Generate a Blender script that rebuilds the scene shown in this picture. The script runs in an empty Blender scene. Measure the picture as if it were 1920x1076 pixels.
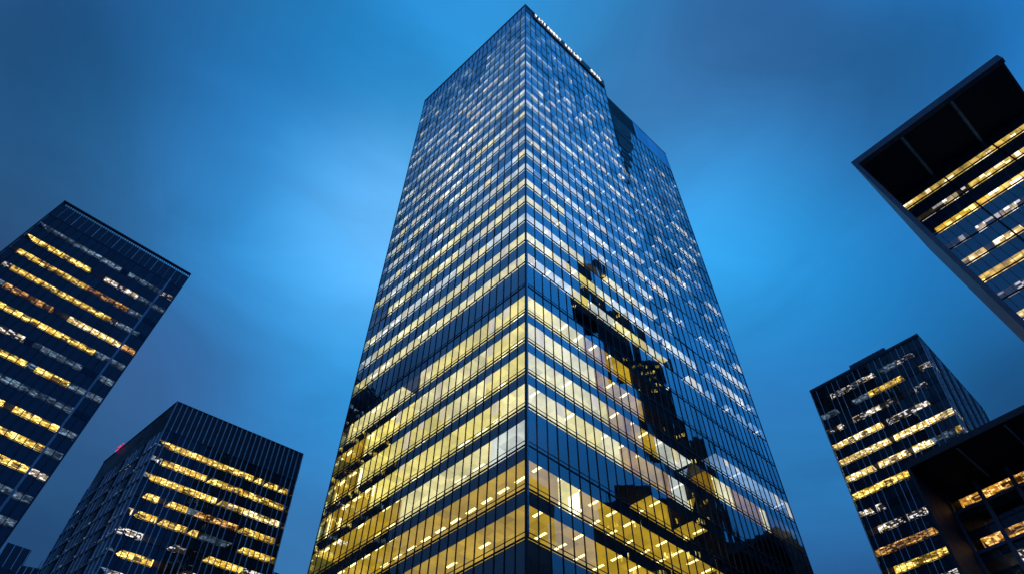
import bpy, math, random
from mathutils import Vector, Matrix
random.seed(7)
sc = bpy.context.scene
COL = sc.collection
PI = math.pi

# ---------------------------------------------------------------- camera
F_PX, CX, CY, CAMH = 1300.0, 960.0, 538.0, 1.6      # focal length in pixels of a 1920 wide frame
up = Vector((985 - CX, CY + 500, -F_PX)).normalized()
fw = Vector((0, 0, -1)); fw = (fw - up * fw.dot(up)).normalized()
rt = fw.cross(up)
ROT = Matrix((rt, fw, up))                            # camera axes -> world axes
CAM = Vector((0, 0, CAMH))
cd = bpy.data.cameras.new('camera'); cam = bpy.data.objects.new('camera', cd); COL.objects.link(cam)
cd.sensor_width = 36; cd.lens = F_PX / 1920 * 36; cd.clip_start = 0.1; cd.clip_end = 8000
cam.matrix_world = Matrix.Translation(CAM) @ ROT.to_4x4()
sc.camera = cam

def ray(p):
    return ROT @ Vector((p[0] - CX, CY - p[1], -F_PX)).normalized()
def at(p, z):                                         # the point at height z seen at a spot of the photo
    d = ray(p); t = (z - CAMH) / d.z
    return Vector((d.x * t, d.y * t))
def proj(P):
    v = ROT.transposed() @ (P - CAM)
    if v.z > -0.1: return None
    return (CX - F_PX * v.x / v.z, CY + F_PX * v.y / v.z)
def lean(T, H, p):                                    # horizontal drift per metre of a slightly battered edge
    d = ray(p); t = (T.x * d.x + T.y * d.y) / (d.x ** 2 + d.y ** 2)
    return (Vector((d.x * t, d.y * t)) - T) / (CAMH + d.z * t - H)

# ---------------------------------------------------------------- node helpers
class NT:
    def __init__(s, tree): s.t = tree; s.n = tree.nodes; s.l = tree.links
    def node(s, typ, **kw):
        n = s.n.new(typ)
        for k, v in kw.items(): setattr(n, k, v)
        return n
    def put(s, sock, v):
        if isinstance(v, bpy.types.NodeSocket): s.l.new(v, sock)
        elif v is not None:
            if sock.type == 'RGBA' and len(v) == 3: v = (*v, 1)
            sock.default_value = v
    def math(s, op, a, b=None, c=None, clamp=False):
        n = s.node('ShaderNodeMath', operation=op, use_clamp=clamp)
        for i, v in enumerate((a, b, c)):
            if v is not None: s.put(n.inputs[i], v)
        return n.outputs[0]
    def vmath(s, op, a, b=None, scale=None):
        n = s.node('ShaderNodeVectorMath', operation=op)
        s.put(n.inputs[0], a)
        if b is not None: s.put(n.inputs[1], b)
        if scale is not None: s.put(n.inputs['Scale'], scale)
        return n.outputs['Value'] if op in ('DOT_PRODUCT', 'LENGTH') else n.outputs[0]
    def mix(s, f, a, b, blend='MIX'):
        n = s.node('ShaderNodeMix', data_type='RGBA', blend_type=blend)
        s.put(n.inputs[0], f); s.put(n.inputs[6], a); s.put(n.inputs[7], b)
        return n.outputs[2]
    def noise(s, vec, scale, detail=2, rough=.5, dist=0):
        n = s.node('ShaderNodeTexNoise')
        if vec is not None: s.put(n.inputs['Vector'], vec)
        n.inputs['Scale'].default_value = scale; n.inputs['Detail'].default_value = detail
        n.inputs['Roughness'].default_value = rough; n.inputs['Distortion'].default_value = dist
        return n
    def obj(s): return s.node('ShaderNodeTexCoord').outputs['Object']
    def scale(s, v, sc3):
        n = s.node('ShaderNodeMapping'); s.put(n.inputs['Vector'], v); n.inputs['Scale'].default_value = sc3
        return n.outputs[0]
    def remap(s, v, a, b, c, d):
        n = s.node('ShaderNodeMapRange'); s.put(n.inputs[0], v)
        for i, x in enumerate((a, b, c, d)): n.inputs[i + 1].default_value = x
        return n.outputs[0]

def newmat(name):
    m = bpy.data.materials.new(name); m.use_nodes = True
    m.node_tree.nodes.clear()
    t = NT(m.node_tree); out = t.node('ShaderNodeOutputMaterial')
    return m, t, out

def principled(name, col, rough=.5, metal=0, var=.25, vscale=1.0, bump=0, spec=.5):
    m, t, out = newmat(name)
    p = t.node('ShaderNodeBsdfPrincipled'); o = t.obj()
    nz = t.noise(o, vscale, 5, .6)
    f = t.remap(nz.outputs[0], .3, .7, 1 - var, 1 + var)
    c = t.vmath('SCALE', col, scale=f)
    t.put(p.inputs['Base Color'], c); p.inputs['Roughness'].default_value = rough
    t.put(p.inputs['Roughness'], t.remap(nz.outputs[0], .3, .7, max(0, rough - .1), min(1, rough + .1)))
    p.inputs['Metallic'].default_value = metal; p.inputs['Specular IOR Level'].default_value = spec
    if bump:
        b = t.node('ShaderNodeBump'); b.inputs['Strength'].default_value = bump; b.inputs['Distance'].default_value = .02
        t.put(b.inputs['Height'], t.noise(o, vscale * 8, 4).outputs[0]); t.put(p.inputs['Normal'], b.outputs[0])
    t.l.new(p.outputs[0], out.inputs[0])
    return m

def glass(name, f0, tint, trans, wave=.25, wscale=(.9, .9, .22), rough=.012, opaque=None, wdist=.02):
    """coated curtain-wall glass: mirror-like at grazing angles, panes slightly bowed"""
    m, t, out = newmat(name)
    o = t.obj()
    geo = t.node('ShaderNodeNewGeometry')
    v = t.scale(o, wscale)
    rnd = geo.outputs['Random Per Island']
    off = t.vmath('ADD', v, t.vmath('SCALE', (37.1, 11.3, 5.7), scale=rnd))
    nz = t.noise(off, 1.0, 1.5, .5)
    b = t.node('ShaderNodeBump'); b.inputs['Strength'].default_value = wave; b.inputs['Distance'].default_value = wdist
    t.put(b.inputs['Height'], nz.outputs[0])
    c = t.math('ABSOLUTE', t.vmath('DOT_PRODUCT', geo.outputs['Normal'], geo.outputs['Incoming']))
    s5 = t.math('POWER', t.math('SUBTRACT', 1.0, c, clamp=True), 4.0)
    fac = t.math('ADD', f0, t.math('MULTIPLY', s5, 1 - f0), clamp=True)
    fac = t.math('MULTIPLY', fac, t.remap(rnd, 0, 1, .86, 1.1), clamp=True)
    g = t.node('ShaderNodeBsdfGlossy'); g.inputs['Roughness'].default_value = rough
    t.put(g.inputs['Color'], tint); t.put(g.inputs['Normal'], b.outputs[0])
    if opaque:
        tr = t.node('ShaderNodeBsdfDiffuse'); t.put(tr.inputs[0], opaque)
    else:
        tr = t.node('ShaderNodeBsdfTransparent')
        t.put(tr.inputs[0], t.vmath('SCALE', trans, scale=t.remap(rnd, 0, 1, .82, 1.0)))
    mx = t.node('ShaderNodeMixShader'); t.put(mx.inputs[0], fac)
    t.l.new(tr.outputs[0], mx.inputs[1]); t.l.new(g.outputs[0], mx.inputs[2])
    t.l.new(mx.outputs[0], out.inputs[0])
    return m

def room(name, col, s, lamp, lcol=(1, .86, .55), period=(2.16, 2.4), duty=(.13, .62), on=.6, patch=.45, sampling=False):
    """ceiling of a lit office: glowing ceiling panels with lamp strips, some switched off"""
    m, t, out = newmat(name)
    o = t.obj()
    sep = t.node('ShaderNodeSeparateXYZ'); t.put(sep.inputs[0], o)
    x, y, z = sep.outputs
    fx = t.math('FRACT', t.math('ADD', t.math('DIVIDE', x, period[0]), 100.3)); fy = t.math('FRACT', t.math('ADD', t.math('DIVIDE', y, period[1]), 100.1))
    a = t.math('MULTIPLY', t.math('LESS_THAN', fx, duty[0]), t.math('LESS_THAN', fy, duty[1]))
    cell = t.node('ShaderNodeCombineXYZ')
    t.put(cell.inputs[0], t.math('FLOOR', t.math('ADD', t.math('DIVIDE', x, period[0]), 100.3)))
    t.put(cell.inputs[1], t.math('FLOOR', t.math('ADD', t.math('DIVIDE', y, period[1]), 100.1)))
    t.put(cell.inputs[2], t.math('FLOOR', z))
    wn = t.node('ShaderNodeTexWhiteNoise', noise_dimensions='3D'); t.put(wn.inputs[0], cell.outputs[0])
    a = t.math('MULTIPLY', a, t.math('LESS_THAN', wn.outputs[0], on))
    nz = t.noise(o, .16, 2, .5)
    cb = t.node('ShaderNodeCombineXYZ')                # each bay's glow set brighter or dimmer at random
    t.put(cb.inputs[0], t.math('FLOOR', t.math('ADD', t.math('DIVIDE', x, 1.16), 100.2))); t.put(cb.inputs[1], t.math('FLOOR', t.math('ADD', t.math('DIVIDE', y, 1.085), 100.0)))
    t.put(cb.inputs[2], t.math('FLOOR', z))
    wb = t.node('ShaderNodeTexWhiteNoise', noise_dimensions='3D'); t.put(wb.inputs[0], cb.outputs[0])
    n2 = t.noise(t.scale(o, (1.1, 1.1, .5)), .8, 2, .5)
    f = t.math('MULTIPLY', t.remap(nz.outputs[0], .3, .7, 1 - patch, 1 + patch * .6), t.math('MULTIPLY', t.remap(n2.outputs[0], .3, .7, .88, 1.1), t.remap(wb.outputs[0], 0, 1, .80, 1.12)))
    e1 = t.vmath('SCALE', col, scale=t.math('MULTIPLY', f, s))
    e = t.mix(a, e1, tuple(q * lamp for q in lcol))
    em = t.node('ShaderNodeEmission'); t.put(em.inputs[0], e)
    t.l.new(em.outputs[0], out.inputs[0])
    m.cycles.emission_sampling = 'AUTO' if sampling else 'NONE'
    return m

def lamp(name, col, s):
    m, t, out = newmat(name)
    em = t.node('ShaderNodeEmission'); em.inputs[0].default_value = (*col, 1); em.inputs[1].default_value = s
    t.l.new(em.outputs[0], out.inputs[0]); m.cycles.emission_sampling = 'NONE'
    return m

M = {}
M['glass'] = glass('curtain_wall_glass', .33, (.80, .93, 1.0), (.93, .94, .90), wave=.45)
M['back_glass'] = glass('opaque_glass', .40, (.6, .8, 1), None, opaque=(.01, .015, .025))
M['far_glass'] = glass('dark_office_glass', .03, (.6, .8, 1.0), (.86, .84, .8), wave=.35)
M['far_back'] = glass('dark_opaque_glass', .05, (.5, .75, 1), None, opaque=(.006, .01, .018))
M['metal'] = principled('dark_anodised_metal', (.009, .011, .016), .45, .3, .3, 2)
M['steel'] = principled('brushed_corner_steel', (.28, .32, .36), .3, 1, .25, 3)
M['slab'] = principled('shadow_box_panel', (.012, .02, .035), .6, 0, .4, 1.2)
M['conc'] = principled('interior_concrete', (.10, .09, .08), .9, 0, .3, .6)
M['parapet'] = principled('dark_parapet_cladding', (.012, .016, .024), .45, .3, .3, .8)
M['black'] = principled('black_soffit_panel', (.016, .020, .032), .6, 0, .4, .5)
M['fin'] = principled('pale_metal_fin', (.62, .66, .70), .5, .2, .35, .6)
M['fin_dim'] = principled('grey_metal_fin', (.26, .29, .33), .5, .3, .35, .6)
M['navy'] = principled('navy_cladding', (.012, .022, .042), .45, .2, .3, .5)
M['frame_grey'] = principled('grey_frame_cladding', (.14, .14, .18), .55, .2, .3, .6)
M['ground'] = principled('wet_asphalt', (.05, .05, .052), .6, 0, .3, .15, .4)
M['paving'] = principled('plaza_paving', (.16, .155, .15), .7, 0, .25, .4, .3)
# rooms of the main tower
M['gold'] = room('room_golden', (.82, .52, .035), 1.0, 4.4, (1, .84, .34), on=.8, patch=.3, period=(2.16, 2.0), duty=(.13, .6))
M['yellow'] = room('room_yellow', (.96, .80, .20), 1.68, 3.6, (1, .93, .55), on=.5, patch=.3)
M['cream'] = room('room_cream', (.94, .83, .36), 1.75, 2.8, (1, .95, .65), on=.4, patch=.35)
M['white'] = room('room_white', (.80, .85, .76), 1.55, 2.6, (1, .95, .8), on=.5, patch=.5)
M['cool'] = room('room_cool', (.38, .58, .80), .95, 1.8, (.8, .9, 1), on=.5, patch=.6)
M['amber'] = room('room_amber', (.62, .34, .01), .9, 2.4, (1, .7, .25), on=.3)
M['dim'] = room('room_dim', (.10, .085, .06), .7, 1.6, (1, .8, .5), on=.12)
M['dark'] = principled('unlit_ceiling', (.04, .04, .045), .9, 0, .3, .6)
# rooms of the far buildings (small bright lamps, much contrast)
def far_room(name, dim, col, s1, gap=.35, cell=(.5, .5, 3.45)):
    """office ceiling seen from far below: an irregular scatter of lit panels, lamps and dim gaps"""
    m, t, out = newmat(name)
    o = t.obj()
    sp0 = t.node('ShaderNodeSeparateXYZ'); t.put(sp0.inputs[0], o)
    def white(px, py, off):
        c3 = t.node('ShaderNodeCombineXYZ')
        t.put(c3.inputs[0], t.math('FLOOR', t.math('ADD', t.math('DIVIDE', sp0.outputs[0], px), 50 + off))); t.put(c3.inputs[1], t.math('FLOOR', t.math('ADD', t.math('DIVIDE', sp0.outputs[1], py), 50 + off)))
        t.put(c3.inputs[2], t.math('FLOOR', t.math('ADD', t.math('DIVIDE', sp0.outputs[2], 2.0), off)))
        w_ = t.node('ShaderNodeTexWhiteNoise', noise_dimensions='3D'); t.put(w_.inputs[0], c3.outputs[0]); return w_
    bay = white(1.35, 1.35, .3); lampn = white(.45, .3, .1)
    nz = t.noise(o, 1.7, 2, .5); big = t.noise(o, .14, 2)
    on = t.math('GREATER_THAN', bay.outputs[0], gap)
    spot = t.math('GREATER_THAN', lampn.outputs[0], .72)
    f = t.math('ADD', t.math('MULTIPLY', t.remap(nz.outputs[0], .35, .65, .18, .62), on), t.math('MULTIPLY', spot, t.remap(bay.outputs[0], 0, 1, .15, 1.25)))
    f = t.math('MULTIPLY', f, t.remap(big.outputs[0], .35, .65, .6, 1.3))
    e = t.vmath('ADD', t.vmath('SCALE', dim, scale=t.remap(nz.outputs[0], .3, .7, .5, 1.4)), t.vmath('SCALE', t.mix(spot, col, (col[0], min(1, col[1] * 1.2), min(1, col[2] * 3.2))), scale=t.math('MULTIPLY', f, s1)))
    em = t.node('ShaderNodeEmission'); t.put(em.inputs[0], e)
    t.l.new(em.outputs[0], out.inputs[0]); m.cycles.emission_sampling = 'NONE'
    return m
M['f_warm'] = far_room('far_room_warm', (.17, .095, .004), (1, .62, .07), 2.0, .22)
M['f_cream'] = far_room('far_room_cream', (.22, .14, .02), (1, .70, .18), 2.2, .15)
M['f_orange'] = far_room('far_room_orange', (.07, .03, .004), (1, .46, .06), 1.5, .4)
M['f_white'] = far_room('far_room_pale', (.014, .024, .038), (.42, .58, .78), .36, .35)
M['f_spark'] = far_room('far_room_sparkle', (.03, .024, .015), (1, .80, .45), 1.5, .75)
M['f_dark'] = M['dark']
M['sign'] = lamp('sign_light', (1, .97, .90), 1.6)
M['pink'] = lamp('pink_neon', (1, .05, .22), .9)
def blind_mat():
    m, t, out = newmat('roller_blind_glow')
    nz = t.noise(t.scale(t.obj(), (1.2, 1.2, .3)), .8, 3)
    em = t.node('ShaderNodeEmission')  # blind glows of itself in place of room light through the fabric
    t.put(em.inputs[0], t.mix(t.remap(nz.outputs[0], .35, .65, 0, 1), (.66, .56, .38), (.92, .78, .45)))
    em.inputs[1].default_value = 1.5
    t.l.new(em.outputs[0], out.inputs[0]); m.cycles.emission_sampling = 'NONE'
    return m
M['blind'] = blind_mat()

# ---------------------------------------------------------------- building frame
class MB:
    def __init__(s, b): s.b = b; s.v = []; s.f = []; s.m = []
    def vert(s, u, v, z): s.v.append(s.b.local(u, v, z)); return len(s.v) - 1
    def quad(s, pts, mi=0):
        s.f.append([s.vert(*p) for p in pts]); s.m.append(mi)
    def box(s, u0, u1, v0, v1, z0, z1, mi=0):
        i = [s.vert(u, v, z) for z in (z0, z1) for u, v in ((u0, v0), (u1, v0), (u1, v1), (u0, v1))]
        for q in ((0, 3, 2, 1), (4, 5, 6, 7), (0, 1, 5, 4), (1, 2, 6, 5), (2, 3, 7, 6), (3, 0, 4, 7)):
            s.f.append([i[k] for k in q]); s.m.append(mi)
    def fbox(s, F, s0, s1, d0, d1, z0, z1, mi=0):      # s along the face, d inward
        a = F.pt(s0, d0); b = F.pt(s1, d1)
        s.box(min(a[0], b[0]), max(a[0], b[0]), min(a[1], b[1]), max(a[1], b[1]), z0, z1, mi)
    def build(s, name, mats, parent=None, kind=None):
        me = bpy.data.meshes.new(name); me.from_pydata([tuple(x) for x in s.v], [], s.f); me.update()
        for q in (mats if isinstance(mats, (list, tuple)) else [mats]): me.materials.append(q)
        me.polygons.foreach_set('material_index', s.m)
        o = bpy.data.objects.new(name, me); COL.objects.link(o)
        o.parent = parent if parent is not None else s.b.root
        if kind: o['kind'] = kind
        return o

class Face:
    """side 'A': along the a axis at v = v0; side 'B': along the b axis at u = u0; sign +1 means inward = increasing"""
    def __init__(s, side, off, s0, s1, sign, n): s.side, s.off, s.s0, s.s1, s.sign, s.n = side, off, s0, s1, sign, n
    def pt(s, t, d):
        return (t, s.off + s.sign * d) if s.side == 'A' else (s.off + s.sign * d, t)
    def edge(s, i): return s.s0 + (s.s1 - s.s0) * i / s.n

class Building:
    def __init__(s, name, label, cat, O, a, b, Lu, Lv, H, d00=(0, 0), d10=None, d01=None, group=None):
        s.O, s.a, s.b, s.Lu, s.Lv, s.H = Vector(O), Vector(a).normalized(), Vector(b).normalized(), Lu, Lv, H
        s.d00 = Vector(d00); s.d10 = Vector(d10) if d10 is not None else s.d00; s.d01 = Vector(d01) if d01 is not None else s.d00
        base = s.world(0, 0, 0); s.base = base
        ang = math.atan2(s.a.y, s.a.x); s.inv = Matrix.Rotation(-ang, 3, 'Z')
        r = bpy.data.objects.new(name, None); COL.objects.link(r); r.location = base; r.rotation_euler = (0, 0, ang)
        r.empty_display_size = 2
        r['label'] = label; r['category'] = cat
        if group: r['group'] = group
        s.root = r
    def world(s, u, v, z):
        p = s.O + s.a * u + s.b * v
        d = s.d00 + (s.d10 - s.d00) * (u / s.Lu) + (s.d01 - s.d00) * (v / s.Lv)
        p = p + d * (z - s.H)
        return Vector((p.x, p.y, z))
    def local(s, u, v, z): return s.inv @ (s.world(u, v, z) - s.base)

LITK = ('gold', 'yellow', 'cream', 'white', 'cool', 'amber', 'f_warm', 'f_cream', 'f_orange', 'f_spark')
def area(pts):
    q = [proj(p) for p in pts]
    if any(x is None for x in q): return 0
    cx = sum(x[0] for x in q) / 4; cy = sum(x[1] for x in q) / 4
    if not (-10 < cx < 1930 and -10 < cy < 1086): return 0
    return abs(sum(q[i][0] * q[(i + 1) % 4][1] - q[(i + 1) % 4][0] * q[i][1] for i in range(4))) / 2

def facade(B, faces, z0, fh, nf, kind, ceil_h, mats, depth=6.0, gl='glass', tilt=.008, mull=(.024, .055), mull_mat='metal',
           transom=.40, blinds=0.0, top_of=None, plain=None, mull_every=1, tr_mat='metal', slab_mat='slab', corner=(True, False), gl_side=None, finish=True, mull_cap=999, columns=False):
    """curtain wall: window panes, mullions, transoms, floor slabs with their ceilings behind the glass.
    kind(face index, floor, module) -> room kind; plain(fi,k,m) -> True where the pane is left out"""
    q0 = B.inv @ (CAM - B.base)                        # where the street viewer stands, in the building's own axes
    W = []                                             # every pane with how large it shows
    bl = MB(B)
    names = list(mats)
    for k in range(nf):
        za, zb = z0 + k * fh, z0 + (k + 1) * fh
        zc = za + (ceil_h(k) if callable(ceil_h) else ceil_h)
        sl = MB(B); tr = MB(B); rowk = {}
        used = False
        for fi, F in enumerate(faces):
            if top_of and za >= top_of[fi] - .01: continue
            used = True
            for i in range(F.n):
                a, b = F.edge(i), F.edge(i + 1)
                if plain and plain(fi, k, i): continue
                kd = kind(fi, k, i)
                rowk[(fi, i)] = kd
                j = [random.uniform(-tilt, tilt) for _ in range(4)]
                g = .02
                pts = [F.pt(a + g, .0 + j[0]) + (za + .03,), F.pt(b - g, j[1]) + (za + .03,), F.pt(b - g, j[1] + j[3]) + (zb - .03,), F.pt(a + g, j[0] + j[3]) + (zb - .03,)]
                W.append((area([B.world(*p) for p in pts]), pts, fi))
                mi = names.index(kd)
                da = min(depth, max(.16, a - F.s0)) if corner[0] else depth
                db = min(depth, max(.16, b - F.s0)) if corner[0] else depth
                sl.quad([F.pt(a, .15) + (zc,), F.pt(b, .15) + (zc,), F.pt(b, db) + (zc,), F.pt(a, da) + (zc,)], mi)
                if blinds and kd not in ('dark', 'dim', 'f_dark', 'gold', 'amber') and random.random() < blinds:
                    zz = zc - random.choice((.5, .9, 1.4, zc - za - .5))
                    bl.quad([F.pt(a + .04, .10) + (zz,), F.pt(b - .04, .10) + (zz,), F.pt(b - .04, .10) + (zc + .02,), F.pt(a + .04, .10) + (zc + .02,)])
            # partitions between differing offices, room light put in as their own glow
            sc_ = q0.x if F.side == 'A' else q0.y
            for i in range(1, F.n):
                ka, kb = rowk.get((fi, i - 1)), rowk.get((fi, i))
                if ka != kb:
                    s_ = F.edge(i); kv = kb if s_ < sc_ else ka
                    if kv in LITK: sl.quad([F.pt(s_, .2) + (za + .06,), F.pt(s_, min(depth - .1, max(.5, s_ - F.s0))) + (za + .06,), F.pt(s_, min(depth - .1, max(.5, s_ - F.s0))) + (zc,), F.pt(s_, .2) + (zc,)], names.index(kv))
            if columns:
                for i in range(3, F.n, 5):
                    s_ = F.edge(i)
                    sl.box(*(v for pr in zip(F.pt(s_ - .22, 1.1), F.pt(s_ + .22, 1.55)) for v in sorted(pr)), za + .1, zc - .01, len(names) + 1)
            # slab edge behind the upper part of the panes
            sl.quad([F.pt(F.s0 + .15, .15) + (zc,), F.pt(F.s1, .15) + (zc,), F.pt(F.s1, .15) + (zb - .02,), F.pt(F.s0 + .15, .15) + (zb - .02,)], len(names))
            sl.quad([F.pt(F.s0 + .15, .15) + (zb - .02,), F.pt(F.s1, .15) + (zb - .02,), F.pt(F.s1, depth) + (zb - .02,), F.pt(F.s0 + depth, depth) + (zb - .02,)], len(names))
            tk = isinstance(tr_mat, (list, tuple)) and fi == 1
            tr.fbox(F, F.s0 - .03, F.s1, -.22 if tk else -.055, .05, za - (.12 if tk else .05), za + (.12 if tk else .05), fi if isinstance(tr_mat, (list, tuple)) else 0)
            if transom: tr.fbox(F, F.s0 - .02, F.s1, -.03, .03, za + transom, za + transom + .04)
        if used:
            sl.build('floor_slab', [M[n] for n in names] + [M[slab_mat], M['conc']])
            tr.build('transom', [M[q] for q in tr_mat] if isinstance(tr_mat, (list, tuple)) else M[tr_mat])
    nm = 0; rest = MB(B)
    for fi, F in enumerate(faces):
        zt = top_of[fi] if top_of else z0 + nf * fh
        for i in range(0, F.n + 1, mull_every):
            m = MB(B); s = F.edge(i)
            nm += 1
            if nm > mull_cap: rest.fbox(F, s - mull[0], s + mull[0], -mull[1], .04, z0, zt); continue
            m.fbox(F, s - mull[0], s + mull[0], -mull[1], .04, z0, zt)
            m.build('mullion', M[mull_mat] if not isinstance(mull_mat, (list, tuple)) else M[mull_mat[(i * 7 + fi) % len(mull_mat)]])
    if rest.f: rest.build('mullion', M['metal'], kind='stuff')
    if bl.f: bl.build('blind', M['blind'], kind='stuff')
    if finish: windows(B, W, gl, gl_side)
    return W

def windows(B, W, gl, gl_side=None):
    W.sort(key=lambda w: -w[0])
    big = [w for w in W if w[0] > 6][:100]
    for w in big:
        m = MB(B); m.quad(w[1], 0); m.build('window', M[gl_side] if gl_side and w[2] == 1 else M[gl])
    r = MB(B)
    for w in W[len(big):]: r.quad(w[1], 1 if gl_side and w[2] == 1 else 0)
    r.build('window', [M[gl], M[gl_side or gl]], kind='stuff')

M['bluepanel'] = principled('blue_spandrel_panel', (.035, .11, .20), .5, 0, .3, .6)
M['glass4'] = glass('grey_side_glass', .24, (.75, .95, 1.0), (.5, .55, .6), wave=.3)
M['glass5'] = glass('blue_office_glass', .16, (.55, .85, 1.0), (.86, .84, .8), wave=.3)
# ================================================================ 1. the glass tower
H = 148.4
C = at((985, 10), H); L = at((797, 190), H); E = at((1245, 290), 140.4); R = at((1131, 154), H)
aR = (R - C).normalized()
LR, LL = (R - C).length, (L - C).length
LW = (E - C).dot(aR)
T = Building('glass_tower', 'tall blue glass office tower in the centre, its lower floors lit golden yellow', 'skyscraper',
             C, aR, L - C, LW, LL, H, lean(C, H, (987, 1076)), lean(E, 140.4, (1520, 1076)), lean(L, H, (577, 1076)))
NR, NW, NL = 20, 18, 28
split = LR
fR = Face('A', 0, 0, split, 1, NR); fW = Face('A', 0, split, LW, 1, NW); fL = Face('B', 0, 0, LL, 1, NL)
names = ['gold', 'yellow', 'cream', 'white', 'cool', 'amber', 'dim', 'dark']
rr = random.Random(11)
runs = {}
def cluster(fi, k, i, w, p):
    key = (fi, k, i // w)
    if key not in runs: runs[key] = rr.random()
    return runs[key] < p
def tower_kind(fi, k, i):
    r = rr.random()
    if k <= 6 or k == 14: return 'dark'
    if fi == 2:                                        # left-hand face, counted from the corner
        if k in (7, 8):
            if i > 22: return 'amber' if r < .35 else ('dark' if r < .45 else 'gold')
            return 'gold'
        if k == 9: return 'white' if i < 8 and cluster(fi, k, i, 4, .7) else ('cream' if i < 15 else ('gold' if r < .9 else 'amber'))
        if k == 10: return ('cream' if i < 3 else 'yellow') if i < 20 else ('gold' if r < .75 else 'amber')
        if k in (11, 12, 13):
            if k == 13 and i > 12: return 'cream' if cluster(fi, k, i, 3, .7) else 'dim'
            if i > 22: return 'gold' if r < .8 else 'amber'
            return 'cream' if cluster(fi, k, i, 5, .5) else 'yellow'
        if k <= 19: return ('cream' if cluster(fi, k, i, 5, .55) else 'white') if cluster(fi, k + 100, i, 3, .92) else 'dim'
        if k <= 27: return ('cream' if r < .15 else 'white') if cluster(fi, k + 100, i, 2, .72) else 'cool'
        if k <= 30: return 'white' if r < .35 else 'cool'
        return 'cool' if r < (.85 if k < 33 else .55) else 'dark'
    if fi == 0:
        if k == 7: return 'gold'
        if k == 8: return 'gold' if i not in (3, 4) else 'yellow'
        if k == 9: return 'dark' if i < 9 else ('gold' if r < .5 else 'dark')
        if k <= 13:
            e = 9 + (13 - k)
            if i < e - 2 - (k == 13) * 0: return 'yellow' if cluster(fi, k, i, 4, .45) else 'cream'
            if i < e + 4: return 'gold' if r < .75 else 'amber'
            return 'white' if cluster(fi, k, i, 3, .35) else 'dark'
        if k <= 17:
            if 4 < i < 8: return 'yellow'
            return ('cream' if cluster(fi, k, i, 4, .6) else 'white') if cluster(fi, k + 100, i, 4, .8) else 'dim'
        if k <= 25: return ('cream' if i < 6 and k < 20 else 'white') if cluster(fi, k + 100, i, 3, .85 - .04 * i) else 'cool'
        if k <= 29: return ('white' if r < .12 else ('cool' if r < .8 else 'dark'))
        return 'cool' if r < .4 else 'dark'
    # wing
    if k == 7: return 'gold' if r < .8 else 'amber'
    if k == 8: return 'gold' if i < 9 else ('amber' if r < .4 else 'dark')
    if k in (9, 10): return 'dark'
    if k == 11: return 'dim' if i < 2 or i > 11 else ('amber' if r < .3 else 'cream')
    if k == 12: return 'dark' if i < 5 else 'cool'
    if k <= 14: return 'white' if cluster(fi, k, i, 3, .3) else 'dark'
    if k <= 19: return 'white' if cluster(fi, k, i, 3, .25) else ('cool' if r < .3 else 'dark')
    if k <= 27: return 'white' if cluster(fi, k, i, 3, .15) else ('cool' if r < .5 else 'dark')
    if k <= 31: return 'dark' if i < 7 else ('cool' if r < .5 else 'dim')
    return 'dark'
W1 = facade(T, [fR, fW, fL], .4, 4.0, 15, tower_kind, 2.75, names, depth=6, top_of=[60.4, 60.4, 60.4], blinds=.14, finish=False, mull=(.030, .06))
uR = Face('A', 0, 0, split, 1, 17); uW = Face('A', 0, split, LW, 1, 15); uL = Face('B', 0, 0, LL, 1, 23)   # wider panes above the plant floor
W2 = facade(T, [uR, uW, uL], 60.4, 4.0, 21, lambda fi, k, i: tower_kind(fi, k + 15, int(i * 1.2)), lambda k: 1.85 if k < 10 else 2.0, names, depth=6,
            top_of=[144.4, 132.4, 144.4], blinds=.10, finish=False, mull=(.05, .06), transom=0, tilt=.02, mull_cap=31)
windows(T, W1 + W2, 'glass')
# corner post, parapets, roofs, core
m = MB(T); m.box(-.14, .02, -.14, .02, 0, 148.5); m.box(-.05, .12, -.17, -.11, 28.4, 64, 1); m.build('corner_post', [M['metal'], M['steel']])
m = MB(T)
m.box(-.02, .0, .12, LL, 144.4, 148.3, 1)
for i in range(NL + 1): m.fbox(fL, fL.edge(i) - .035, fL.edge(i) + .035, -.10, -.021, 144.4, 148.3)
m.box(-.12, .1, -.1, LL + .1, 148.3, 148.6)
m.box(.1, LR + .1, -.12, .1, 148.3, 148.6)
m.box(.02, LR, -.02, .0, 144.4, 148.3)
m.box(LR, LR + .12, -.02, LL, 132, 148.4)
m.build('parapet', [M['metal'], M['back_glass']])
m = MB(T)
m.box(LR + .12, LW, -.03, .12, 132.4, 140.2)
m.box(LR + .12, LW + .1, -.08, .14, 140.2, 140.5)
for z in [132.8 + .55 * i for i in range(13)]: m.box(LR + .14, LR + 8, -.07, -.03, z, z + .06)
for i in range(10): m.box(LR + 8.0 + (LW - LR - 8) * i / 10 + .03, LR + 8 + (LW - LR - 8) * (i + 1) / 10 - .03, -.06, -.03, 132.5, 140.0, 1)
m.box(LW, LW + .12, -.03, LL, 132, 140.4)
m.build('louvre_parapet', [M['parapet'], M['back_glass']])
m = MB(T)
rn = random.Random(4)
for q in range(14):                                    # ragged dark panels added over the glass to darken it by the step
    z_ = 132.35 - 2.0 * q; w_ = max(.8, 6.4 - .42 * q + rn.uniform(-.9, .5)); g_ = .14 + (rn.uniform(0, .8) if q > 4 else 0)
    m.box(LR + g_, LR + w_, -.10, -.07, z_ - 1.9 + rn.uniform(0, .5), z_)
    m.box(LR + g_, LR + w_, -.15, -.10, z_ - 1.0, z_ - .85)
m.build('dark_panel', M['parapet'])
m = MB(T); m.box(.2, LR, .2, LL - .2, 147, 147.3); m.box(LR + .12, LW, .14, LL - .2, 139, 139.3); m.build('roof', M['conc'])
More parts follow.
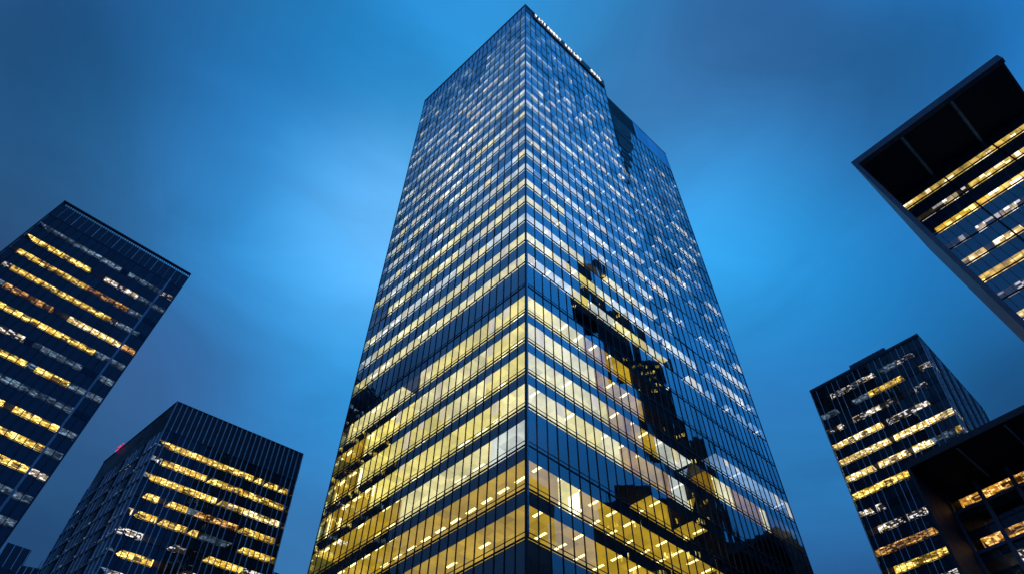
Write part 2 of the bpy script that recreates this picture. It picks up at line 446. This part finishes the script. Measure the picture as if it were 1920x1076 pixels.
m = MB(T); m.box(6.2, LW - .2, 6.2, LL - 1, .2, 138.8); m.box(6.2, LR - .2, 6.2, LL - 1, 138.8, 146.8); m.build('core', M['slab'])
m = MB(T)
for k in range(34):
    for i in range(12):
        m.box(LW - .02, LW, LL * i / 12 + .05, LL * (i + 1) / 12 - .05, .4 + 4 * k + .08, 4.4 + 4 * k - .08)
    for i in range(14):
        m.box(LW * i / 14 + .05, LW * (i + 1) / 14 - .05, LL - .02, LL, .4 + 4 * k + .08, 4.4 + 4 * k - .08)
m.build('rear_glazing', M['back_glass'])
# illuminated lettering along the top of the right-hand face
sg = MB(T); sg.box(2.1, LR - .15, -.22, -.03, 145.0, 148.25); sign = sg.build('sign', M['parapet'])
txt = 'VATIONERY VOILET   OUAL'
s = 2.5; adv = (LR - .9 - 2.6) / len(txt)
rl = random.Random(3)
for ch in txt:
    if ch != ' ':
        cu = bpy.data.curves.new('glyph', 'FONT'); cu.body = ch; cu.size = 1.9; cu.extrude = .05; cu.offset = .02
        tmp = bpy.data.objects.new('glyph', cu); COL.objects.link(tmp)
        bpy.context.view_layer.update()
        me = bpy.data.meshes.new_from_object(tmp.evaluated_get(bpy.context.evaluated_depsgraph_get()))
        xs = [v.co.x for v in me.vertices]; w = max(xs) - min(xs); x0 = min(xs)
        kx = min(1.0, (adv * .60) / w)
        for v in me.vertices:
            v.co = T.local(s + (v.co.x - x0) * kx, -.33 + v.co.z, 146.1 + v.co.y)
        me.materials.append(M['sign'])
        o = bpy.data.objects.new('letter', me); COL.objects.link(o); o.parent = sign
        bpy.data.objects.remove(tmp)
    s += adv

# ================================================================ helpers for the dark towers around
def rowtable(rows, zc0, fh, z0):
    """rows: [(lit height, from, to, kind)] -> {floor: [(from, to, kind)]}"""
    d = {}
    for z, a, b, kd in rows: d.setdefault(int((z - z0) // fh), []).append((a, b, kd))
    return d
def table_kind(tab, faceidx, face, base, rnd, holes=.06, pale=.12):
    def f(fi, k, i):
        if fi != faceidx: return 'f_dark' if rnd.random() > .04 else 'f_white'
        s = (face.edge(i) + face.edge(i + 1)) / 2
        for a, b, kd in tab.get(k, ()):
            if a - .2 <= s <= b + .2: return kd if rnd.random() > holes else 'f_dark'
        key = (k, i // 3)
        if key not in base: base[key] = rnd.random()
        return 'f_white' if base[key] < pale else ('f_spark' if base[key] < pale + .16 and rnd.random() < .7 else 'f_dark')
    return f
FN = ['f_warm', 'f_cream', 'f_orange', 'f_white', 'f_spark', 'f_dark']
def shell(B, z1, mat='far_back', core='slab', inset=.3, d=5.2):
    """the sides turned away from the street and the core"""
    m = MB(B); fh = 4.0
    m.box(B.Lu - .1, B.Lu, 0, B.Lv, 0, z1); m.box(0, B.Lu - .1, B.Lv - .1, B.Lv, 0, z1)
    m.build('rear_wall', M[mat])
    c = MB(B); c.box(d, B.Lu - inset, d, B.Lv - inset, .1, z1 - .3); c.build('core', M[core])

# ================================================================ 2. tower at the left edge
H = 120.0
A0 = at((122, 378), H); A1 = at((357, 514), H); ax = (A1 - A0); n2 = Vector((-ax.y, ax.x)).normalized()
B2 = Building('office_tower', 'dark office tower at the left edge, rows of lit windows below a slotted roof', 'office tower',
              A0, ax, n2, ax.length, 20, H, lean(A0, H, (0, 475)), lean(A1, H, (0, 1025)))
FH = 4.1
z0 = 107.9 - 1.25 - FH * 25
rows = [(107.9, .7, 12, 'f_warm'), (103.8, 1.3, 13, 'f_warm'), (103.8, 13, 20.9, 'f_orange'), (99.7, 3.5, 20.3, 'f_warm'), (95.6, 4, 12.2, 'f_orange'), (95.6, 14.7, 24, 'f_cream'),
        (91.5, 5.5, 20.8, 'f_warm'), (112, 11.8, 24, 'f_white'), (107.9, 14.7, 21.3, 'f_spark'), (103.8, 21, 24.2, 'f_white'), (112, 24.7, 26.9, 'f_spark'),
        (87.4, 9, 12, 'f_spark'), (83.3, 9.5, 15.1, 'f_warm'), (83.3, 16.6, 22, 'f_warm'), (83.3, 22, 26, 'f_white'), (87.4, 14, 21, 'f_white'), (79.2, 14, 24, 'f_white'), (75.1, 12, 24.3, 'f_warm'),
        (71, 15, 24.4, 'f_warm'), (67, 16, 24, 'f_warm'), (63, 18, 27, 'f_white'), (99.7, 22, 27, 'f_white'), (91.5, 21, 27, 'f_white'), (95.6, 24.5, 27, 'f_orange'), (87.4, 23, 27, 'f_white')]
fA = Face('A', 0, 0, ax.length, 1, 20); fB = Face('B', 0, 0, 20, 1, 12)
facade(B2, [fA, fB], z0, FH, 27, table_kind(rowtable(rows, 0, FH, z0), 0, fA, {}, random.Random(5), .03, .6), 1.25, FN, depth=5,
       gl='far_glass', tilt=.012, mull=(.07, .12), transom=0)
zt = z0 + 27 * FH
m = MB(B2); m.box(0, ax.length, .0, .3, zt, 118.9); m.box(0, .3, .3, 20, zt, 118.9)
m.box(0, ax.length, .3, 20, 118.3, 118.6)
m.box(-.15, ax.length + .1, -.25, .3, 119.7, 120.0); m.box(-.15, .3, .3, 20, 119.7, 120)
for i in range(60):
    s = ax.length * i / 60; m.box(s, s + .16, -.05, .1, 118.9, 119.7)
m.build('slotted_parapet', M['navy'])
for i in range(1, 20):
    m = MB(B2); s = ax.length * i / 20; m.box(s - .05, s + .05, -.18, 0, zt, 118.9); m.build('parapet_fin', M['fin_dim'] if i % 3 else M['fin'])
m = MB(B2); m.box(24.25, 24.6, -.55, -.1, 0, 115.5); m.build('pilaster', M['fin_dim'])
m = MB(B2); m.box(-.14, 0, -.14, 0, 0, 119.7); m.box(ax.length, ax.length + .15, -.2, .1, 0, 119.7); m.build('corner_post', M['navy'])
shell(B2, 118.3)

# ================================================================ 3. lower block on the left with pale fins
H = 90.0
A0 = at((333, 752), H); A1 = at((568, 850), H); A2 = at((195, 865), H)
B3 = Building('office_block', 'dark box-shaped office block at lower left, thin pale fins running down its lit front', 'office block',
              A0, A1 - A0, A2 - A0, (A1 - A0).length, (A2 - A0).length, H, lean(A0, H, (180, 1076)), lean(A1, H, (510, 1076)), lean(A2, H, (76, 1068)))
FH = 3.45; z0 = 81.1 - 1.15 - FH * 23
rows = [(81.1, 0, 24.4, 'f_warm'), (77.7, 0, 1.4, 'f_spark'), (77.7, 2, 15.3, 'f_warm'), (77.7, 16, 25.1, 'f_warm'), (74.4, 0, 12, 'f_warm'), (74.4, 12, 25, 'f_cream'),
        (70.7, 2, 3.6, 'f_warm'), (70.7, 6.1, 9.2, 'f_warm'), (70.7, 11, 17.5, 'f_orange'), (70.7, 18.7, 24.6, 'f_warm'), (67.3, 0, .9, 'f_cream'), (67.3, 1.5, 12.4, 'f_warm'),
        (67.3, 19.9, 25.4, 'f_warm'), (63.9, 0, 4, 'f_spark'), (63.9, 14.7, 21, 'f_warm'), (63.9, 21, 25, 'f_spark'), (60.4, 0, 7.5, 'f_warm'), (60.4, 12, 22, 'f_spark'), (57, 2, 9, 'f_spark'), (53.5, 4, 20, 'f_spark')]
fA = Face('A', 0, 0, B3.Lu, 1, 26); fB = Face('B', 0, 0, B3.Lv, 1, 18)
def k3(fi, k, i, f=table_kind(rowtable(rows, 0, FH, z0), 0, fA, {}, random.Random(6), .07, .22)):
    if fi == 1: return 'f_spark' if random.random() < .05 else ('f_white' if random.random() < .25 else 'f_dark')
    return f(fi, k, i)
facade(B3, [fA, fB], z0, FH, 24, k3, 1.25, FN, depth=5, gl='far_glass', tilt=.012, mull=(.045, .16), mull_mat=['fin', 'fin_dim', 'fin', 'fin', 'metal'], transom=0, tr_mat=['metal', 'fin'])
zt = z0 + 24 * FH
m = MB(B3); m.box(0, B3.Lu, 0, .25, zt, 89.8); m.box(0, .25, .25, B3.Lv, zt, 89.8); m.box(-.1, B3.Lu + .1, -.12, .3, 89.8, 90); m.box(-.1, .3, .3, B3.Lv, 89.8, 90)
m.box(.25, B3.Lu, .3, B3.Lv, 88.6, 88.9); m.build('parapet', M['navy'])
for i in range(27):
    m = MB(B3); s = B3.Lu * i / 26; m.box(s - .05, s + .05, -.26, 0, zt, 89.8); m.build('parapet_fin', M['fin'])
m = MB(B3); m.box(-.12, .0, -.12, 0, 0, 89.8); m.build('corner_post', M['fin_dim'])
m = MB(B3)
vn = B3.Lv * .70
m.box(-.4, -.2, vn, vn + 2.4, 90.12, 90.26); m.box(-.4, -.2, vn + .3, vn + .45, 90, 90.12, 1); m.box(-.4, -.2, vn + 2.0, vn + 2.15, 90, 90.12, 1)
m.box(-.38, -.22, vn + 1.4, vn + 2.8, 89.5, 89.62)
m.build('neon_tube', [M['pink'], M['metal']])
shell(B3, 88.6)

# ================================================================ 4. tower at the lower right with a stepped roof
H = 100.0
A0 = at((1525, 748), H); A1 = at((1727, 642), H); A2 = at((1850, 780), H)
ax = A1 - A0; dp = A2 - A1
B4 = Building('office_tower', 'dark tower at lower right with stepped roof, fine vertical fins and curving rows of lamps', 'office tower',
              A0, ax, dp, ax.length, dp.length, H, lean(A0, H, (1655, 1076)), lean(A1, H, (1808, 810)))
FH = 3.65; z0 = 99 - 1.15 - FH * 26
rows = [(98.6, 3.5, 7.4, 'f_spark'), (98.6, 8.8, 12, 'f_spark'), (95.3, 10.7, 17, 'f_warm'), (91.8, 6.2, 13.8, 'f_spark'), (91.8, 1, 2, 'f_spark'), (88.1, 11.4, 18.8, 'f_spark'),
        (88.1, .3, 10.5, 'f_cream'), (84.6, .3, 17.6, 'f_cream'), (84.6, 18.6, 23.2, 'f_cream'), (80.9, 0, 17.4, 'f_cream'), (80.9, 17.9, 21, 'f_white'), (80.9, 21.3, 23, 'f_warm'),
        (77, 0, 10.9, 'f_warm'), (73.2, .7, 4.1, 'f_spark'), (69.8, 7.8, 10.7, 'f_spark'), (69.8, 2.9, 6.6, 'f_spark'), (66.3, .4, 10.8, 'f_orange'), (62.2, 2.2, 12, 'f_warm'), (58.6, 9, 14, 'f_spark')]
fA = Face('A', 0, 0, B4.Lu, 1, 20); fC = Face('B', B4.Lu, 0, B4.Lv, -1, 20)
f4_ = table_kind(rowtable(rows, 0, FH, z0), 0, fA, {}, random.Random(8), .1, .12)
def f4(fi, k, i): return 'f_dark' if fi == 1 else f4_(fi, k, i)
facade(B4, [fA, fC], z0, FH, 27, f4, 1.35, FN, depth=5, gl='far_glass', tilt=.012, mull=(.045, .16), mull_mat=['fin', 'fin_dim', 'metal', 'fin'], transom=0, corner=(False, False), gl_side='glass4',
       plain=lambda fi, k, i: False)
zt = z0 + 27 * FH
m = MB(B4); Lu, Lv = B4.Lu, B4.Lv
m.box(0, Lu, 0, Lv, zt, zt + .3)
m.box(-.1, Lu + .1, -.1, .2, zt + .3, zt + .9); m.box(-.1, .2, .2, Lv, zt + .3, zt + .9); m.box(Lu - .2, Lu + .1, .2, Lv, zt + .3, zt + .9)
m.build('roof', M['navy'])
m = MB(B4); m.box(9.0, 16.4, .5, 9, zt + .3, zt + 2.1); m.box(9.2, 16.2, .3, .5, zt + .9, zt + 2.0, 1)
for i in range(8): m.box(9.0 + i, 9.08 + i, .2, .3, zt + .9, zt + 2.05)
m.build('penthouse', [M['navy'], M['far_back']])
m = MB(B4); m.box(-.1, .02, -.1, .02, 0, zt); m.box(Lu - .02, Lu + .1, -.1, .02, 0, zt); m.build('corner_post', M['fin_dim'])
m = MB(B4); m.box(0, .1, .16, Lv, 0, zt); m.box(.1, Lu, Lv - .1, Lv, 0, zt); m.build('rear_wall', M['far_back'])
m = MB(B4); m.box(5.2, Lu - 5.2, 5.2, Lv - .3, .1, zt - .3); m.build('core', M['slab'])

# ================================================================ 5 and 6. the two blocks with a deep frame and black soffit
def framed(name, label, H, pF, pS, pP, dr, width, back, z0, FH, nf, nmod, kind, ceil_h, ribs, gl, mull, frame_mat, thick, transom=0, extra=None):
    Fc = at(pF, H); S = at(pS, H); P = at(pP, H)
    ax = (S - Fc).normalized(); b = (P - Fc); b = b - ax * b.dot(ax); D = b.length; b.normalize()
    B = Building(name, label, 'office block', Fc, ax, b, width, D + back, H, dr)
    e = .55
    m = MB(B)                                              # roof canopy and its edge
    m.box(0, width, 0, D + back, H - thick * .45, H)
    m.box(0, width, 0, e, H - thick, H - thick * .45); m.box(0, e, e, D + back, H - thick, H - thick * .45)
    m.build('roof_canopy', M[frame_mat])
    m = MB(B)
    xs = [e] + ribs + [width]
    for i in range(len(xs) - 1):
        m.box(xs[i] + .2, xs[i + 1] - .2, e + .1, D + .3, H - thick * .45 - .12, H - thick * .45 - .02)
    m.build('soffit', M['black'])
    for x in ribs:
        m = MB(B); m.box(x - .16, x + .16, e, D - .02, H - thick * .9, H - thick * .45); m.box(x - .05, x + .05, e, D - .02, H - thick * .9 - .05, H - thick * .9, 1)
        m.build('soffit_beam', [M['fin_dim'], M['fin']])
    m = MB(B); m.box(0, e * .7, .0, D + back, 0, H - thick - .005); m.build('side_wall', M[frame_mat])
    off = e * .7
    F = Face('A', D, off, width, 1, nmod)
    facade(B, [F], z0, FH, nf, kind(F), ceil_h, FN, depth=min(5, back - 1), gl=gl, tilt=.01, mull=mull, transom=transom, corner=(False, False), slab_mat='bluepanel' if gl == 'glass5' else 'slab', mull_mat='frame_grey' if mull[0] > .08 else 'metal')
    zt = z0 + nf * FH
    m = MB(B); m.box(off, width, D, D + .3, zt + .052, H - thick * .45 - .15); m.build('head_panel', M['navy'])
    m = MB(B); m.box(width - .1, width, D + .2, D + back, 0, H - thick - .1); m.box(off, width - .1, D + back - .1, D + back, 0, H - thick - .1); m.build('rear_wall', M['far_back'])
    if extra: extra(B, F, D, off)
    return B
dr5 = Vector((-.058, .066)); K5 = .775
rows5 = [(77.6, .2, 16, 'f_cream'), (74.4, .1, 6.6, 'f_spark'), (74.4, 7, 14, 'f_cream'), (71.2, 1.0, 6.9, 'f_warm'), (71.2, 6.9, 13, 'f_cream'), (68, 1.0, 6.8, 'f_spark'), (68, 7.5, 12, 'f_spark'),
         (64.8, .1, 7.1, 'f_cream'), (61.6, 0, 7, 'f_warm'), (58.4, .5, 4, 'f_spark'), (55.2, 0, 3, 'f_cream')]
rows5 = [(1.6 + (z - 1.6) * K5, a * K5, b * K5, kd) for z, a, b, kd in rows5]; H5 = 1.6 + 78.4 * K5; FH5 = 3.2 * K5
z05 = 1.6 + (77.6 - 1.1 - 1.6) * K5 - FH5 * 22
def kk5(F):
    r5 = [(z, a + F.s0, b + F.s0, kd) for z, a, b, kd in rows5]
    return table_kind(rowtable(r5, 0, FH5, z05), 0, F, {}, random.Random(9), .04, .05)
def joints5(B, F, D, off):
    for i in (6, 12, 18):
        m = MB(B); s = F.edge(i); m.box(s - .07, s + .07, D - .14, D - .1, 1, H5 - 1); m.build('facade_joint', M['metal'])
framed('framed_office_block', 'dark block at upper right with thick projecting frame and black soffit over blue glass', H5, (1595, 305), (1868, 104), (1677, 366), dr5, 18.4 * K5, 9,
       z05, FH5, 23, 18, kk5, .85, [5.9 * K5, 12.1 * K5], 'glass5', (.015, .02), 'frame_grey', .85, extra=joints5)
rows6 = [(58, .9, 4, 'f_orange'), (58, 4.4, 8.0, 'f_orange'), (58, 8.3, 11.4, 'f_orange'), (52.2, 1.6, 8.4, 'f_orange'), (46.4, 3, 5, 'f_orange')]
FH6 = 2.9; z06 = 56.3 - 2.9 * 19
def kk6(F):
    r6 = [(z, a + F.s0, b + F.s0, kd) for z, a, b, kd in rows6]
    g = table_kind(rowtable(r6, 0, FH6, z06), 0, F, {}, random.Random(10), .12, .0)
    return g
framed('framed_office_block', 'low near-black block at lower right corner, flat projecting roof over square bays with orange lights', 60.0, (1695, 868), (1915, 760), (1745, 930), Vector((.009, -.0065)), 24.0, 11,
       z06, FH6, 20, 18, kk6, 1.7, [6.5, 12.6, 18.5], 'far_glass', (.03, .05), 'black', .9,
       extra=lambda B, F, D, off: [(lambda m: (m.box(off + 4.2 * i - (.0 if i == 0 else .22), off + 4.2 * i + .32, D - .45, D - .06, 0, 59.2), m.build('pier', M['frame_grey'])))(MB(B)) for i in range(6)] +
       [(lambda m: (m.box(off, 23.9, D - .30, D - .06, z - .22, z + .22), m.build('spandrel_beam', M['frame_grey'])))(MB(B)) for z in (56.3, 50.5, 44.7, 38.9)])

# ================================================================ 7. far blocks peeping in at the bottom edge
def far_block(label, H, p0, p1, pv, width_extra, depth, fins, nlit, seed):
    A0 = at(p0, H); A1 = at(p1, H); ax = A1 - A0; n = Vector((-ax.y, ax.x)).normalized()
    B = Building('distant_office_block', label, 'office block', A0 - ax.normalized() * width_extra, ax, n, ax.length + width_extra, depth, H, lean(A1, H, pv) if pv else (0, 0))
    W = B.Lu; F = Face('A', 0, 0, W, 1, max(4, int(W / 1.6)))
    rnd = random.Random(seed); nf = int((H - 8) / 4)
    facade(B, [F], H - 8 - nf * 4, 4.0, nf, lambda fi, k, i: 'f_warm' if rnd.random() < nlit else 'f_dark', 2.2, FN, depth=5, gl='far_glass', mull=(.05, .1), transom=0, corner=(False, False))
    m = MB(B); m.box(0, W, 0, depth, H - 8, H); m.build('roof_storey', M['navy'])
    for i in range(fins + 1):
        m = MB(B); s = W - .25 - (W - .3) * i / fins; m.box(s - .09, s + .09, -.3, 0, H - 7.5, H - .2); m.build('fin', M['fin'])
    m = MB(B); m.box(0, .1, .2, depth, 0, H - 8); m.box(W - .1, W, .2, depth, 0, H - 8); m.box(.1, W - .1, depth - .1, depth, 0, H - 8); m.build('rear_wall', M['far_back'])
    m = MB(B); m.box(.3, W - .3, 5.2, depth - .3, .1, H - 8.3); m.build('core', M['slab'])
    return B
far_block('small dark block with pale roof fins tucked below the left tower, bottom left corner', 120, (15, 1016), (60, 1031), (42, 1062), .2, 9, 3, .25, 21)
Bx = far_block('lowest dark roof with a thin antenna, between the left tower and the finned block', 100, (40, 1059), (78, 1066), None, 0, 12, 3, .1, 22)
m = MB(Bx); m.box(Bx.Lu * .78, Bx.Lu * .78 + .12, .6, .72, 100, 102.6); m.build('antenna', M['metal'])
far_block('sliver of dark roof right of the finned block at the bottom edge', 100, (500, 1066), (527, 1076), None, 3, 12, 4, .1, 23)

# ================================================================ 8. unseen stacked tower, shape made up for its dark mirror image in the right-hand glass
B8 = Building('reflection_tower', 'unseen dark tower of shifted boxes, added for its reflection in the glass tower', 'skyscraper', Vector((206, 51)), Vector((1, 0)), Vector((0, 1)), 16, 56, 335)
for z0_, z1_, y0, y1 in ((0, 150, 88, 106), (150.01, 200, 83, 100), (200.01, 250, 75, 92), (250.01, 288, 63, 80), (288.01, 335, 50, 64)):
    m = MB(B8); m.box(.3, 16, y0 - 50, y1 - 50, z0_, z1_)
    n = int((y1 - y0) / 2)
    for i in range(n + 1): m.box(.0, .3, y0 - 50 + (y1 - y0 - .2) * i / n, y0 - 49.8 + (y1 - y0 - .2) * i / n, z0_, z1_, 1)
    blk = m.build('tower_block', [M['navy'], M['metal']])
    m = MB(B8); rb = random.Random(int(z0_))
    for k in range(int((z1_ - z0_) / 4)):
        for i in range(n):
            if rb.random() < .05:
                yy = y0 - 50 + (y1 - y0 - .2) * i / n + .3; m.box(.2, .29, yy, yy + 1.3, z0_ + 4 * k + 1, z0_ + 4 * k + 2.8)
    m.build('lit_window', M['f_warm'], parent=blk, kind='stuff')

B9 = Building('office_block', 'low dark slab block mirrored at the foot of the glass tower\'s right face', 'office block', Vector((97, 49)), Vector((1, 0)), Vector((0, 1)), 15, 25, 100)  # out-of-view block added to darken the reflection at the tower's foot
m = MB(B9); m.box(.3, 15, 0, 25, 0, 96); m.box(.3, 15, 4, 14, 96, 100); m.build('body', M['parapet'])
for i in range(9):
    m = MB(B9); m.box(0, .3, 3.1 * i, 3.1 * i + .2, 0, 96); m.build('fin', M['metal'])
m = MB(B9); rb = random.Random(77)
for k in range(23):
    for i in range(24):
        if rb.random() < .16: m.box(.2, .29, 1.04 * i + .3, 1.04 * i + 1.1, 4 * k + 1.2, 4 * k + 2.6)
m.build('lit_window', M['f_warm'], kind='stuff')

# ================================================================ ground
def sheet(name, r, z, mat):
    me = bpy.data.meshes.new(name); me.from_pydata([(-r[0], -r[1], z), (r[0], -r[1], z), (r[0], r[1], z), (-r[0], r[1], z)], [], [(0, 1, 2, 3)])
    me.materials.append(M[mat]); o = bpy.data.objects.new(name, me); COL.objects.link(o); o['kind'] = 'structure'; return o
sheet('ground', (4000, 4000), 0, 'ground')
sheet('plaza', (34, 34), .004, 'paving')

# ================================================================ sky
w = bpy.data.worlds.new('World'); sc.world = w; w.use_nodes = True
w.node_tree.nodes.clear(); t = NT(w.node_tree)
out = t.node('ShaderNodeOutputWorld'); bg = t.node('ShaderNodeBackground')
g = t.node('ShaderNodeTexCoord').outputs['Generated']
def lin(c): return tuple(((x / 255 + .055) / 1.055) ** 2.4 if x > 10 else x / 255 / 12.92 for x in c)
n1 = t.noise(g, 2.2, 5, .55); n2_ = t.noise(g, 6.5, 4, .55)
warp = t.vmath('SCALE', t.vmath('SUBTRACT', n1.outputs['Color'], (.5, .5, .5)), scale=.05)
dirv = t.vmath('NORMALIZE', t.vmath('ADD', g, warp))
SKY = [((70,65),(27,68,110)),((104,262),(35,90,140)),((324,112),(33,102,162)),((524,62),(35,119,182)),((724,92),(41,138,207)),((874,62),(46,144,213)),
       ((604,232),(49,136,203)),((350,345),(50,120,182)),((484,352),(58,150,222)),((454,522),(54,141,209)),((304,682),(53,102,156)),((604,602),(64,158,227)),
       ((524,782),(50,126,191)),((84,982),(37,76,120)),((564,982),(57,123,184)),((34,402),(41,78,120)),((1124,62),(49,126,186)),((1404,62),(47,100,156)),
       ((1324,332),(57,152,222)),((1544,282),(42,124,190)),((1684,142),(34,95,150)),((1864,42),(10,93,154)),((1584,482),(34,132,201)),((1464,642),(39,133,203)),
       ((1704,562),(30,125,193)),((1524,882),(43,127,192)),((1574,1032),(41,95,152)),((1604,662),(37,118,182)),((1894,722),(29,77,124)),((1504,182),(46,104,160)),
       ((204,42),(30,83,134)),((1290,165),(54,117,177)),((704,402),(106,187,251)),((650,425),(92,183,255)),((1410,455),(56,164,236)),((1840,645),(28,92,148)),
       ((242,241),(40,103,157)),((442,221),(45,123,190)),((202,361),(46,108,165)),((562,431),(71,170,241)),((402,641),(54,113,175)),((602,741),(52,145,214)),((162,841),(47,91,140)),
       ((752,261),(64,154,218)),((1242,241),(59,128,190)),((1422,301),(53,127,192)),((1482,501),(38,150,223)),((1662,421),(41,111,175)),((1382,561),(47,146,215)),((1482,761),(45,114,178))]
lob = [(ray(p), lin(c), 1.0) for p, c in SKY]
def azel(a, e): a, e = math.radians(a), math.radians(e); return Vector((math.cos(a) * math.cos(e), math.sin(a) * math.cos(e), math.sin(e)))
lob += [(azel(0, 44), (.03, .44, 1.30), 1.4), (azel(2, 30), (.012, .075, .22), 2.4), (azel(180, 32), (.02, .05, .12), 2.4), (azel(172, 30), (.012, .03, .07), 2.4), (azel(176, 22), (.015, .03, .07), 2.4), (azel(12, 52), (.035, .40, 1.15), 1.4),
        (azel(25, 40), (.03, .34, 1.05), 1.4), (azel(8, 68), (.03, .24, .66), 1.4), (azel(-25, 50), (.02, .2, .8), 1.4),
        (azel(180, 43), (.065, .24, .64), 1.4), (azel(172, 54), (.06, .25, .66), 1.4), (azel(178, 70), (.04, .19, .50), 1.4), (azel(160, 35), (.02, .08, .24), 1.4),
        (azel(-90, 40), lin((40, 90, 150)), 1.4), (azel(-90, 75), lin((44, 110, 175)), 1.4)]
import numpy as np
KIN, KOUT, WOUT, BASE, WB = 150.0, 22.0, .5, lin((36, 96, 160)), .002
D = np.array([tuple(d.normalized()) for d, c, a in lob]); n_in = len(SKY)
CC = np.array([c for d, c, a in lob]); KK = np.array([KIN if a == 1.0 else (KOUT if a < 2 else 45.0) for d, c, a in lob]); WW = np.array([1.0 if a == 1.0 else (WOUT if a < 2 else 2.5) for d, c, a in lob])
A = WW[None, :] * np.exp(KK[None, :] * (D @ D.T - 1)); S = A.sum(1, keepdims=True) + WB
An = A / S; rhs = CC - WB / S * np.array(BASE)[None, :]
Aii = An[:n_in, :n_in]; r_in = rhs[:n_in] - An[:n_in, n_in:] @ CC[n_in:]
lam = .03                                              # a little smoothing keeps the clouds soft
X = np.linalg.solve(Aii.T @ Aii + lam * np.eye(n_in), Aii.T @ r_in + lam * CC[:n_in])
CC[:n_in] = np.clip(X, 0.0, 2.0)
acc = None; wsum = None
for i in range(len(lob)):
    e = t.math('POWER', math.e, t.math('MULTIPLY', t.math('SUBTRACT', t.vmath('DOT_PRODUCT', dirv, tuple(float(x) for x in D[i])), 1.0), float(KK[i])))
    if WW[i] != 1.0: e = t.math('MULTIPLY', e, float(WW[i]))
    v = t.vmath('SCALE', tuple(float(x) for x in CC[i]), scale=e)
    acc = v if acc is None else t.vmath('ADD', acc, v)
    wsum = e if wsum is None else t.math('ADD', wsum, e)
acc = t.vmath('ADD', acc, tuple(x * WB for x in BASE)); wsum = t.math('ADD', wsum, WB)
col = t.vmath('SCALE', acc, scale=t.math('DIVIDE', 1.0, wsum))
n3 = t.noise(t.scale(g, (1.4, 1.4, 4.0)), 2.4, 5, .55, .6)
col = t.vmath('SCALE', col, scale=t.remap(n3.outputs[0], .33, .67, .90, 1.10))
sky = t.node('ShaderNodeTexSky', sky_type='NISHITA'); sky.sun_disc = False
sky.sun_elevation = math.radians(-4); sky.sun_rotation = math.radians(200)
tot = t.vmath('ADD', col, t.vmath('SCALE', sky.outputs[0], scale=.008))
t.put(bg.inputs[0], tot); bg.inputs[1].default_value = 1.0
t.l.new(bg.outputs[0], out.inputs[0])

# last glow from where the sun went down
sd = bpy.data.lights.new('sun', 'SUN'); sd.energy = .03; sd.angle = math.radians(20); sd.color = (.8, .88, 1)
so = bpy.data.objects.new('sun', sd); COL.objects.link(so); so.rotation_euler = (math.radians(60), 0, math.radians(20))

# ---------------------------------------------------------------- render
vs = sc.view_settings; vs.view_transform = 'Standard'; vs.look = 'None'; vs.gamma = 1; vs.exposure = 0; vs.use_curve_mapping = False
sc.cycles.max_bounces = 6; sc.cycles.transparent_max_bounces = 12; sc.cycles.glossy_bounces = 3; sc.cycles.diffuse_bounces = 2
sc.cycles.sample_clamp_indirect = 4
sc.cycles.use_denoising = True
